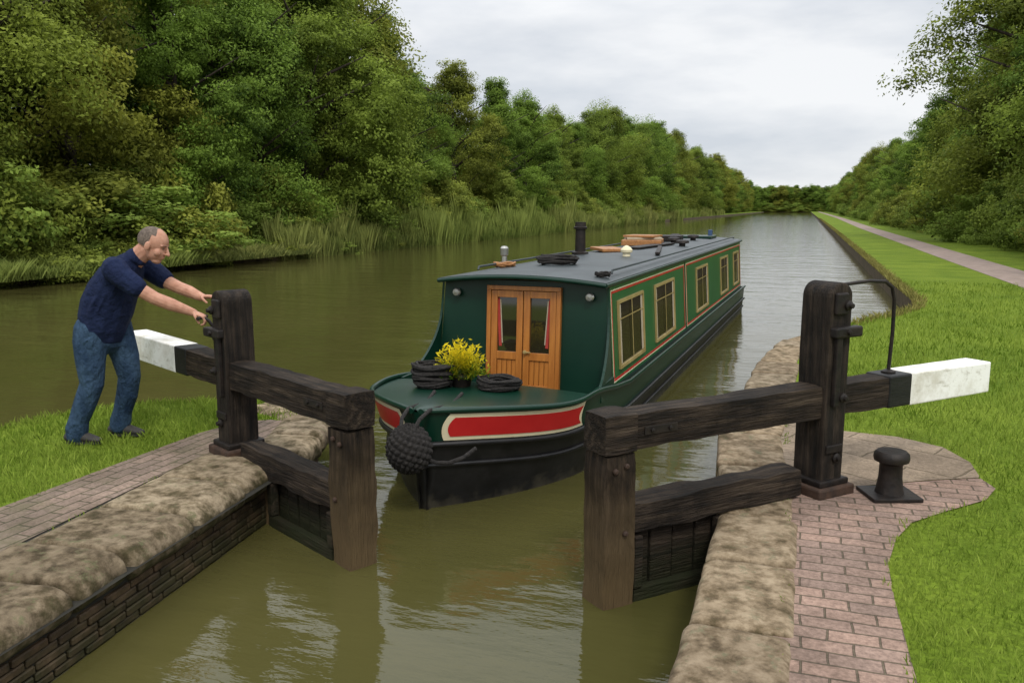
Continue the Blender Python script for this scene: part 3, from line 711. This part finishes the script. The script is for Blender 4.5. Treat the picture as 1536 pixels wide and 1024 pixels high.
for row in range(3):
    for i in range(22): put(-36+i*3.4+row*1.3,434+row*6+RT.uniform(-2,2),RT.uniform(10,13.5),dist,w=1.35)
for row in range(2):
    for i in range(20): inst('tree',BU[i%2],(-26+i*2.4,432.0+row*2,-.2),2.6,RT.uniform(0,6),dist,1.6)
RB=random.Random(9)
y=10
bl=empty('bankside_bushes')
while y<170:
    big=1.5 if y<27 else 1
    inst('bush',BU[RB.randrange(2)],(-22.4+RB.uniform(-.6,.4)-.6*(big-1),y,-.1),RB.uniform(.8,1.5)*big,RB.uniform(0,6.28),bl,RB.uniform(.6,1.5)*big); y+=RB.uniform(1.8,3.2)+y*.01
y=11
while y<60:   # low growth trailing over the water's edge
    if y<27 or RB.random()<.45:
        inst('bush',BU[1],(-20.9+RB.uniform(-.3,.25),y,-.45),RB.uniform(.55,.95),RB.uniform(0,6.28),bl,RB.uniform(.30,.65))
    y+=RB.uniform(.9,1.7)
br_=empty('hedge_bushes'); y=20
while y<250:
    inst('bush',BU[RB.randrange(2)],(9.2+RB.uniform(-.5,.4)+y*.008,y,-.1),RB.uniform(.9,1.6),RB.uniform(0,6.28),br_,RB.uniform(.7,1.6)); y+=RB.uniform(1.7,3.0)+y*.012
def blades(name,X,Y,Z,Hh,W,lvv,mat,lean=.35):
    n=len(X); az=rng.uniform(0,2*np.pi,n); la=rng.uniform(0,2*np.pi,n); l=rng.uniform(0,lean,n)*Hh
    V=np.empty((n,4,3)); dx=np.cos(az)*W/2; dy=np.sin(az)*W/2
    lx=np.cos(la)*l; ly=np.sin(la)*l
    V[:,0]=np.stack([X-dx,Y-dy,Z],1); V[:,1]=np.stack([X+dx,Y+dy,Z],1)
    V[:,2]=np.stack([X+dx*.6+lx*.45,Y+dy*.6+ly*.45,Z+Hh*.62],1); V[:,3]=np.stack([X+lx,Y+ly,Z+Hh*.97],1)
    me=bpy.data.meshes.new(name); me.vertices.add(4*n); me.vertices.foreach_set('co',V.reshape(-1))
    me.loops.add(4*n); me.loops.foreach_set('vertex_index',np.arange(4*n,dtype=np.int32))
    me.polygons.add(n); me.polygons.foreach_set('loop_start',np.arange(0,4*n,4,dtype=np.int32)); me.polygons.foreach_set('loop_total',np.full(n,4,np.int32))
    me.materials.append(mat); at=me.attributes.new('lv','FLOAT','FACE'); at.data.foreach_set('value',np.clip(lvv,0,1).astype(np.float32)); me.update()
    return me
def nz(X,Y,s,o=0): return np.array([noise.noise(Vector((a*s,b*s,o))) for a,b in zip(X,Y)])
def grassfield(name,x0,x1,y0,y1,N):
    X=rng.uniform(x0,x1,N);Y=rng.uniform(y0,y1,N); D=np.hypot(X,Y)
    keep=rng.uniform(size=N)<np.clip((4.0/np.maximum(D,2.5))**2,0,1)
    X=X[keep];Y=Y[keep]
    gp=[(max(-60,min(60,a)),max(-60,min(500,b))) for a,b in poly]
    jx=nz(X,Y,6,1)*.06+rng.normal(size=len(X))*.012; jy=nz(X,Y,6,5)*.06
    keep=inpoly(X,Y,gp)
    for pl in (brR,slR,brL): keep&=~inpoly(X+jx,Y+jy,pl)
    keep&=~((X>-.5)&(X<.06)&(Y<5.3)); keep&=~((X<-2.6)&(X>-4.33+jx)&(Y<5.1)); keep&=~((X>-.5)&(X<-.0+.05*np.sin(Y*7)+jx)&(Y<12))
    keep&=~((X>-3.95)&(X<-3)&(Y>4)&(Y<6.2)); keep&=~((X>4.8+jx)&(X<5.95+jx))
    X=X[keep];Y=Y[keep];D=np.hypot(X,Y); n=len(X)
    sc=np.clip(D/4.5,1,3.2)
    pat=nz(X,Y,1.1); pat2=nz(X,Y,4.5,9)
    H=rng.uniform(.016,.042,n)*np.clip(sc,1,2)*(1+.3*pat+.9*np.clip(pat2,0,1)); W=rng.uniform(.0035,.006,n)*sc
    return bpy.data.objects.new(name,blades(name,X,Y,np.zeros(n),H,W,.45+.5*pat+.35*pat2+rng.normal(size=n)*.2,M['blade'],.7)),n
for args in (('grass',.35,9,2.2,22,680000),('grass',-8,-3.9,2.5,6.5,110000)):
    o,n=grassfield(*args); col.objects.link(o)
def along(pl,dens,w,X,Y):
    for a,b in zip(pl[:-1],pl[1:]):
        a=np.array(a);b=np.array(b); Ln=np.linalg.norm(b-a); k=int(Ln*dens)
        t=rng.uniform(size=k)[:,None]; q=a+(b-a)*t; nn=np.array([(b-a)[1],-(b-a)[0]])/Ln
        q=q+nn*rng.uniform(-.02,w,size=k)[:,None]; X.extend(q[:,0]);Y.extend(q[:,1])
X=[];Y=[]
along([(3.0,150),(2.56,72),(2.3,40),(2.15,21.4),(2.15,17.5),(2.0,16.3),(1.6,15.2),(1.07,14.2),(.4,12.7)][::-1],260,.16,X,Y)
X=np.array(X);Y=np.array(Y);n=len(X)
col.objects.link(bpy.data.objects.new('dry_grass',blades('dry_grass',X,Y,np.full(n,-.03),rng.uniform(.05,.17,n),rng.uniform(.008,.018,n),rng.uniform(0,1,n),M['dry'],.8)))
X=[];Y=[]
along([(-6.4,3.5),(-5.95,4.8),(-5.87,5.36),(-5.58,5.8),(-5.1,6.12),(-4.48,6.34)],500,0,X,Y)
X=np.array(X)+rng.uniform(-.05,.05,len(X));Y=np.array(Y)+rng.uniform(-.06,.02,len(Y));n=len(X)
col.objects.link(bpy.data.objects.new('edge_grass',blades('edge_grass',X,Y,np.full(n,-.02),rng.uniform(.03,.09,n),rng.uniform(.006,.01,n),rng.uniform(.1,.8,n),M['blade'],.8)))
X=[];Y=[]
along([(-.0,5.2),(-.0,2.6)],70,0,X,Y); along([(.49,2.6),(.49,3.9)],60,0,X,Y); along([(-3.62,2.4),(-3.93,4.5)],90,0,X,Y); along([(-.05,8.2),(-.02,5.6)],120,0,X,Y)
X=np.array(X);Y=np.array(Y);kk=nz(X,Y,3,2)>.0;X=X[kk]+rng.normal(size=kk.sum())*.014;Y=Y[kk];n=len(X)
col.objects.link(bpy.data.objects.new('joint_weeds',blades('joint_weeds',X,Y,np.full(n,.005),rng.uniform(.012,.035,n),rng.uniform(.005,.009,n),rng.uniform(0,.6,n),M['blade'],.9)))
REEDS=[]
for v in range(2):
    n=15000; X=rng.uniform(-1.2,1.4,n); Y=rng.uniform(0,8,n); cl=nz(X,Y,1.3,3+v*7); c2=nz(X,Y,.4,30+v)
    REEDS.append(blades('reed_patch',X,Y,np.full(n,-.38),rng.uniform(.75,1.35,n)*(1+.9*cl+.7*c2)*(1-.30*np.clip(X,0,1)),rng.uniform(.012,.026,n),.45+.5*cl+.4*c2+rng.normal(size=n)*.24,M['reed'],.32))
re=empty('reed_bed'); y=16; q=0
while y<230:
    inst('reeds',REEDS[q%2],(-21.0+RB.uniform(-.3,.3),y,0),1,RB.uniform(-.02,.02),re,RB.uniform(.75,1.45)*(1.15 if y>24 else .4)); y+=7.0; q+=1
e=empty('potted_plant',onboat(-.17,-.93,.30))
lathe('pot',[(.07,0),(.09,.09),(.095,.10),(.085,.10),(0,.09)],M['iron'],e)
k=1900; d=unit(rng.normal(size=(k,3))); d[:,2]=np.abs(d[:,2]); lob=1+.25*np.sin(5*np.arctan2(d[:,1],d[:,0])+4*d[:,2]); Pp=d*np.array([.18,.18,.24])*(rng.uniform(.45,1.1,size=k)*lob)[:,None]+np.array([0,0,.10])
o=bpy.data.objects.new('foliage',leafmesh('foliage',Pp,unit(np.cross(d,rng.normal(size=(k,3)))),rng.uniform(.014,.034,k),(Pp[:,2]-.10)*4.4+rng.normal(size=k)*.22,M['flower'],.28)); col.objects.link(o); o.parent=e

# ------------------------------------------------------------ man
F_=Vector((.965,.262,0)); Mn=empty('man',(-4.94,4.83,.01),math.atan2(F_.y,F_.x))
def rem(name,V,F,mat,vox,sm=4,parent=Mn):
    o=mobj(name,V,F,mat,parent,True)
    md=o.modifiers.new('remesh','REMESH'); md.mode='VOXEL'; md.voxel_size=vox; md.use_smooth_shade=True
    s=o.modifiers.new('smooth','SMOOTH'); s.factor=.5; s.iterations=sm
    return o
V=[];F=[]
tubegeo(V,F,[(.02,-.09,.86),(.005,-.10,.76),(.0,-.11,.62),(.0,-.115,.45),(-.055,-.12,.32),(-.118,-.12,.18),(-.14,-.12,.11),(-.148,-.12,.06)],[(.105,.130),(.105,.125),(.092,.108),(.076,.087),(.074,.083),(.068,.073),(.074,.084),(.069,.078)])
tubegeo(V,F,[(.09,.09,.86),(.118,.095,.76),(.15,.105,.62),(.168,.11,.46),(.135,.115,.32),(.088,.12,.19),(.068,.12,.12),(.055,.12,.07)],[(.105,.130),(.102,.118),(.092,.104),(.075,.084),(.072,.08),(.066,.070),(.071,.080),(.067,.075)])
tubegeo(V,F,[(.05,0,.79),(.05,0,.86),(.055,0,.93)],[(.165,.14),(.18,.155),(.17,.145)])
for (cx,cy,cz,rr) in ((.0,-.11,.42,.084),(.0,-.112,.48,.086),(-.02,-.112,.36,.080),(.16,.11,.43,.081),(.155,.11,.49,.083),(-.125,-.12,.15,.076),(.07,.12,.155,.073),(.0,-.10,.70,.108),(.03,-.09,.78,.118)):
    tubegeo(V,F,[(cx-.02,cy,cz),(cx+.02,cy,cz+.016)],[(rr,.013),(rr,.013)],(0,1,0),14)
rem('jeans',V,F,M['jeans'],.008,3)
V=[];F=[]
tubegeo(V,F,[(.055,0,.855),(.065,0,.92),(.10,0,1.02),(.15,0,1.13),(.22,0,1.24),(.285,0,1.325),(.33,0,1.37)],[(.19,.165),(.193,.175),(.198,.185),(.208,.17),(.212,.145),(.17,.105),(.09,.075)])
tubegeo(V,F,[(.25,-.14,1.315),(.295,-.205,1.305),(.355,-.215,1.25),(.44,-.21,1.185)],[.085,.092,.084,.076])
tubegeo(V,F,[(.25,.14,1.315),(.295,.205,1.31),(.365,.21,1.26),(.445,.20,1.205)],[.085,.092,.084,.076])
tubegeo(V,F,[(.31,0,1.355),(.38,0,1.405)],[(.088,.076),(.074,.068)],cap=False)
tubegeo(V,F,[(.345,0,1.375),(.362,0,1.392)],[(.094,.082),(.088,.078)],cap=False)   # collar roll
for (a,b2_,rr) in (((.20,-.19,1.20),(.05,-.185,.98),.014),((.25,-.17,1.22),(.13,-.19,1.0),.012),((.16,-.19,1.10),(.02,-.17,.92),.012)):
    tubegeo(V,F,[a,tuple((a[i]+b2_[i])/2+(.0,-.012,.0)[i] for i in range(3)),b2_],[rr*.6,rr,rr*.6])
rem('polo_shirt',V,F,M['shirt'],.007,3)
V=[];F=[]
def hand(wr,d,nrm,thumb,curl,spread=.0):
    wr=Vector(wr); d=Vector(d).normalized(); n_=Vector(nrm); n_=(n_-d*n_.dot(d)).normalized(); s=d.cross(n_)*thumb
    tubegeo(V,F,[wr,wr+d*.03,wr+d*.06,wr+d*.088],[(.028,.022),(.034,.018),(.041,.017),(.041,.014)],tuple(s),12)
    k0=wr+d*.085
    for i,(off,Ls) in enumerate(((.030,(.036,.024,.019)),(.010,(.040,.027,.020)),(-.010,(.037,.025,.019)),(-.029,(.029,.020,.017)))):
        p=k0+s*off; pts=[p-d*.015,p]; ang=0
        for j,l in enumerate(Ls):
            ang+=curl*(.9 if j else .7)
            dd=d*math.cos(ang)+n_*math.sin(ang)+s*(off*spread*8)
            p=p+dd.normalized()*l; pts.append(p)
        tubegeo(V,F,pts,[.0090,.0090,.0085,.0080,.0072],tuple(s),10)
    p=wr+d*.025+s*.025; t1=p+(d*.5+s*.75+n_*.35).normalized()*.036; t2=t1+(d*.75+s*.15+n_*.6).normalized()*.030; t3=t2+(d*.7-s*.25+n_*.65).normalized()*.024
    tubegeo(V,F,[p-s*.01,p,t1,t2,t3],[.012,.0135,.0105,.0095,.0085],tuple(d),10)
tubegeo(V,F,[(.30,-.205,1.28),(.43,-.205,1.185),(.56,-.18,1.10),(.66,-.145,1.052),(.775,-.105,1.0),(.80,-.10,.99)],[.056,.054,.048,.047,.032,.029])
tubegeo(V,F,[(.30,.20,1.285),(.43,.20,1.205),(.575,.165,1.145),(.67,.13,1.12),(.785,.075,1.085),(.80,.07,1.083)],[.056,.054,.048,.046,.032,.029])
hand((.79,-.10,.995),(.8,.15,-.35),(.1,.05,-1),-1,1.0)
hand((.79,.073,1.085),(1,-.22,.06),(.15,-.2,-1),-1,.28,.6)
tubegeo(V,F,[(.29,0,1.31),(.35,0,1.38),(.43,0,1.44)],[(.08,.075),(.066,.070),(.066,.070)])
HS=1.12
Hc=Vector((.490,0,1.478)); Hr=Matrix.Rotation(math.radians(24),3,'Y')
def hp_(x,y,z): return Hc+Hr@Vector((x*HS,y*HS,z*HS))
def he(c,r,*a): ellgeo(V,F,hp_(*c),tuple(q*HS for q in r),Hr,*a)
he((-.012,0,.022),(.097,.076,.088),22,16)
he((.022,0,-.035),(.070,.062,.074),20,14)
he((.046,0,-.090),(.034,.038,.026))
he((.060,0,-.055),(.032,.034,.030))
tubegeo(V,F,[hp_(.084,0,.014),hp_(.099,0,-.008),hp_(.112,0,-.028)],[.008,.010,.013],(0,1,0),10)
for s in (-1,1):
    he((.097,s*.011,-.030),(.011,.008,.007),10,8)
    he((-.005,s*.078,-.012),(.019,.010,.032),12,10)
    he((.055,s*.044,-.030),(.026,.022,.026),12,10)
    tubegeo(V,F,[hp_(.080,s*.012,.020),hp_(.070,s*.045,.020)],[.008,.007],(0,0,1),8)
he((.085,0,-.056),(.009,.020,.0055),12,8); he((.082,0,-.066),(.009,.018,.0055),12,8)
rem('body_skin',V,F,M['skin'],.0042,3)
V=[];F=[];sg,rg=56,40
for i in range(rg+1):
    ph=math.pi*i/rg
    for k in range(sg):
        th=2*math.pi*k/sg; V.append(hp_(-.016+.0985*math.sin(ph)*math.cos(th),.0778*math.sin(ph)*math.sin(th),.020+.0900*math.cos(ph)))
for i in range(rg):
    for k in range(sg):
        th=2*math.pi*(k+.5)/sg; ph=math.pi*(i+.5)/rg
        x=math.sin(ph)*math.cos(th); z=math.cos(ph)
        lim=.34-.22*abs(math.sin(th))*(1 if z<.55 else 0)+.05*math.sin(th*11)*math.sin(ph*13)
        if x<lim and z>-.42+.55*max(0,x+.1)*1.2: F.append((i*sg+k,(i+1)*sg+k,(i+1)*sg+(k+1)%sg,i*sg+(k+1)%sg))
mobj('cropped_hair',V,F,M['hair'],Mn,True)
V=[];F=[]
for s in (-1,1): he((.081,s*.029,.004),(.005,.009,.0040),12,8)
mobj('eyes',V,F,M['eye'],Mn,True)
V=[];F=[]
for s in (-1,1): tubegeo(V,F,[hp_(.0875,s*.016,.024),hp_(.079,s*.042,.026)],[.0032,.0022],(0,0,1),8)
mobj('eyebrows',V,F,M['brow'],Mn,True)
for s,(ax,ay) in ((-1,(-.15,-.12)),(1,(.055,.12))):
    V=[];F=[]
    tubegeo(V,F,[(ax-.06,ay,.045),(ax,ay,.055),(ax+.07,ay,.045),(ax+.135,ay,.032),(ax+.175,ay,.026)],[(.036,.038),(.041,.05),(.044,.04),(.043,.028),(.032,.02)])
    tubegeo(V,F,[(ax,ay,.06),(ax+.01,ay,.10)],[(.04,.042),(.042,.042)])
    rem('shoe',V,F,M['shoe'],.005,3)
    V=[]
    for z in (0,.016):
        for k in range(24):
            a=2*math.pi*k/24; V.append((ax+.058+.138*math.cos(a),ay+.046*math.sin(a)*(1-.1*math.cos(a)),z))
    F=[tuple(reversed(range(24))),tuple(range(24,48))]+[(k,(k+1)%24,24+(k+1)%24,24+k) for k in range(24)]
    mobj('shoe_sole',V,F,M['sole'],Mn)
wl=empty('windlass',Mn.location,0); wl.rotation_euler=Mn.rotation_euler
tube('lever',[(.955,-.06,.80),(.94,-.07,.86),(.905,-.085,.93),(.865,-.09,.955)],.012,M['iron'],wl,8)
tube('grip',[(.855,-.16,.952),(.862,-.02,.955)],.013,M['iron'],wl,8)
tube('spindle',[(.94,-.09,.80),(.98,.05,.80)],.02,M['iron'],wl,10)

# ------------------------------------------------------------ sky and light
w=bpy.data.worlds.new('World'); scn.world=w; w.use_nodes=True; nt=w.node_tree; nt.nodes.clear()
out=nt.nodes.new('ShaderNodeOutputWorld')
sky=nt.nodes.new('ShaderNodeTexSky'); sky.sky_type='NISHITA'; sky.sun_disc=False
SE,SA=math.radians(50),math.radians(150)
sky.sun_elevation=SE; sky.sun_rotation=SA
b1=nt.nodes.new('ShaderNodeBackground'); b1.inputs[1].default_value=.1; nt.links.new(sky.outputs[0],b1.inputs[0])
tc=nt.nodes.new('ShaderNodeTexCoord'); mp=nt.nodes.new('ShaderNodeMapping'); mp.inputs['Scale'].default_value=(1.2,1.2,4.2); nt.links.new(tc.outputs['Generated'],mp.inputs[0])
ns=nt.nodes.new('ShaderNodeTexNoise'); ns.inputs['Scale'].default_value=2.6; ns.inputs['Detail'].default_value=8; ns.inputs['Roughness'].default_value=.52; nt.links.new(mp.outputs[0],ns.inputs[0])
r=ramp(nt,ns.outputs['Fac'],[(.36,(.64,.68,.74)),(.60,(.92,.93,.945))])
sp=nt.nodes.new('ShaderNodeSeparateXYZ'); nt.links.new(tc.outputs['Generated'],sp.inputs[0])
mr=nt.nodes.new('ShaderNodeMapRange'); mr.inputs['From Min'].default_value=0.2; mr.inputs['From Max'].default_value=.9; mr.inputs['To Min'].default_value=1.04; mr.inputs['To Max'].default_value=2.3
nt.links.new(sp.outputs['Z'],mr.inputs['Value'])
b2=nt.nodes.new('ShaderNodeBackground'); nt.links.new(r.outputs[0],b2.inputs[0]); nt.links.new(mr.outputs[0],b2.inputs[1])
mx=nt.nodes.new('ShaderNodeMixShader'); mx.inputs[0].default_value=.93
nt.links.new(b1.outputs[0],mx.inputs[1]); nt.links.new(b2.outputs[0],mx.inputs[2]); nt.links.new(mx.outputs[0],out.inputs[0])
sl=bpy.data.lights.new('sun','SUN'); sl.energy=1.5; sl.angle=math.radians(12); sl.color=(1,.96,.88)
so=bpy.data.objects.new('sun',sl); col.objects.link(so)
dv=Vector((math.sin(SA)*math.cos(SE),math.cos(SA)*math.cos(SE),math.sin(SE)))
so.rotation_euler=dv.to_track_quat('Z','Y').to_euler()
cd=bpy.data.cameras.new('camera'); cd.sensor_width=36; cd.lens=36*1250/1536; cd.clip_end=4000; cd.clip_start=.05
co=bpy.data.objects.new('camera',cd); col.objects.link(co); co.location=(0,0,1.75)
co.rotation_euler=(math.radians(90-9.09),0,math.radians(18.9)); scn.camera=co
scn.view_settings.view_transform='Standard'; scn.view_settings.look='None'; scn.view_settings.exposure=0
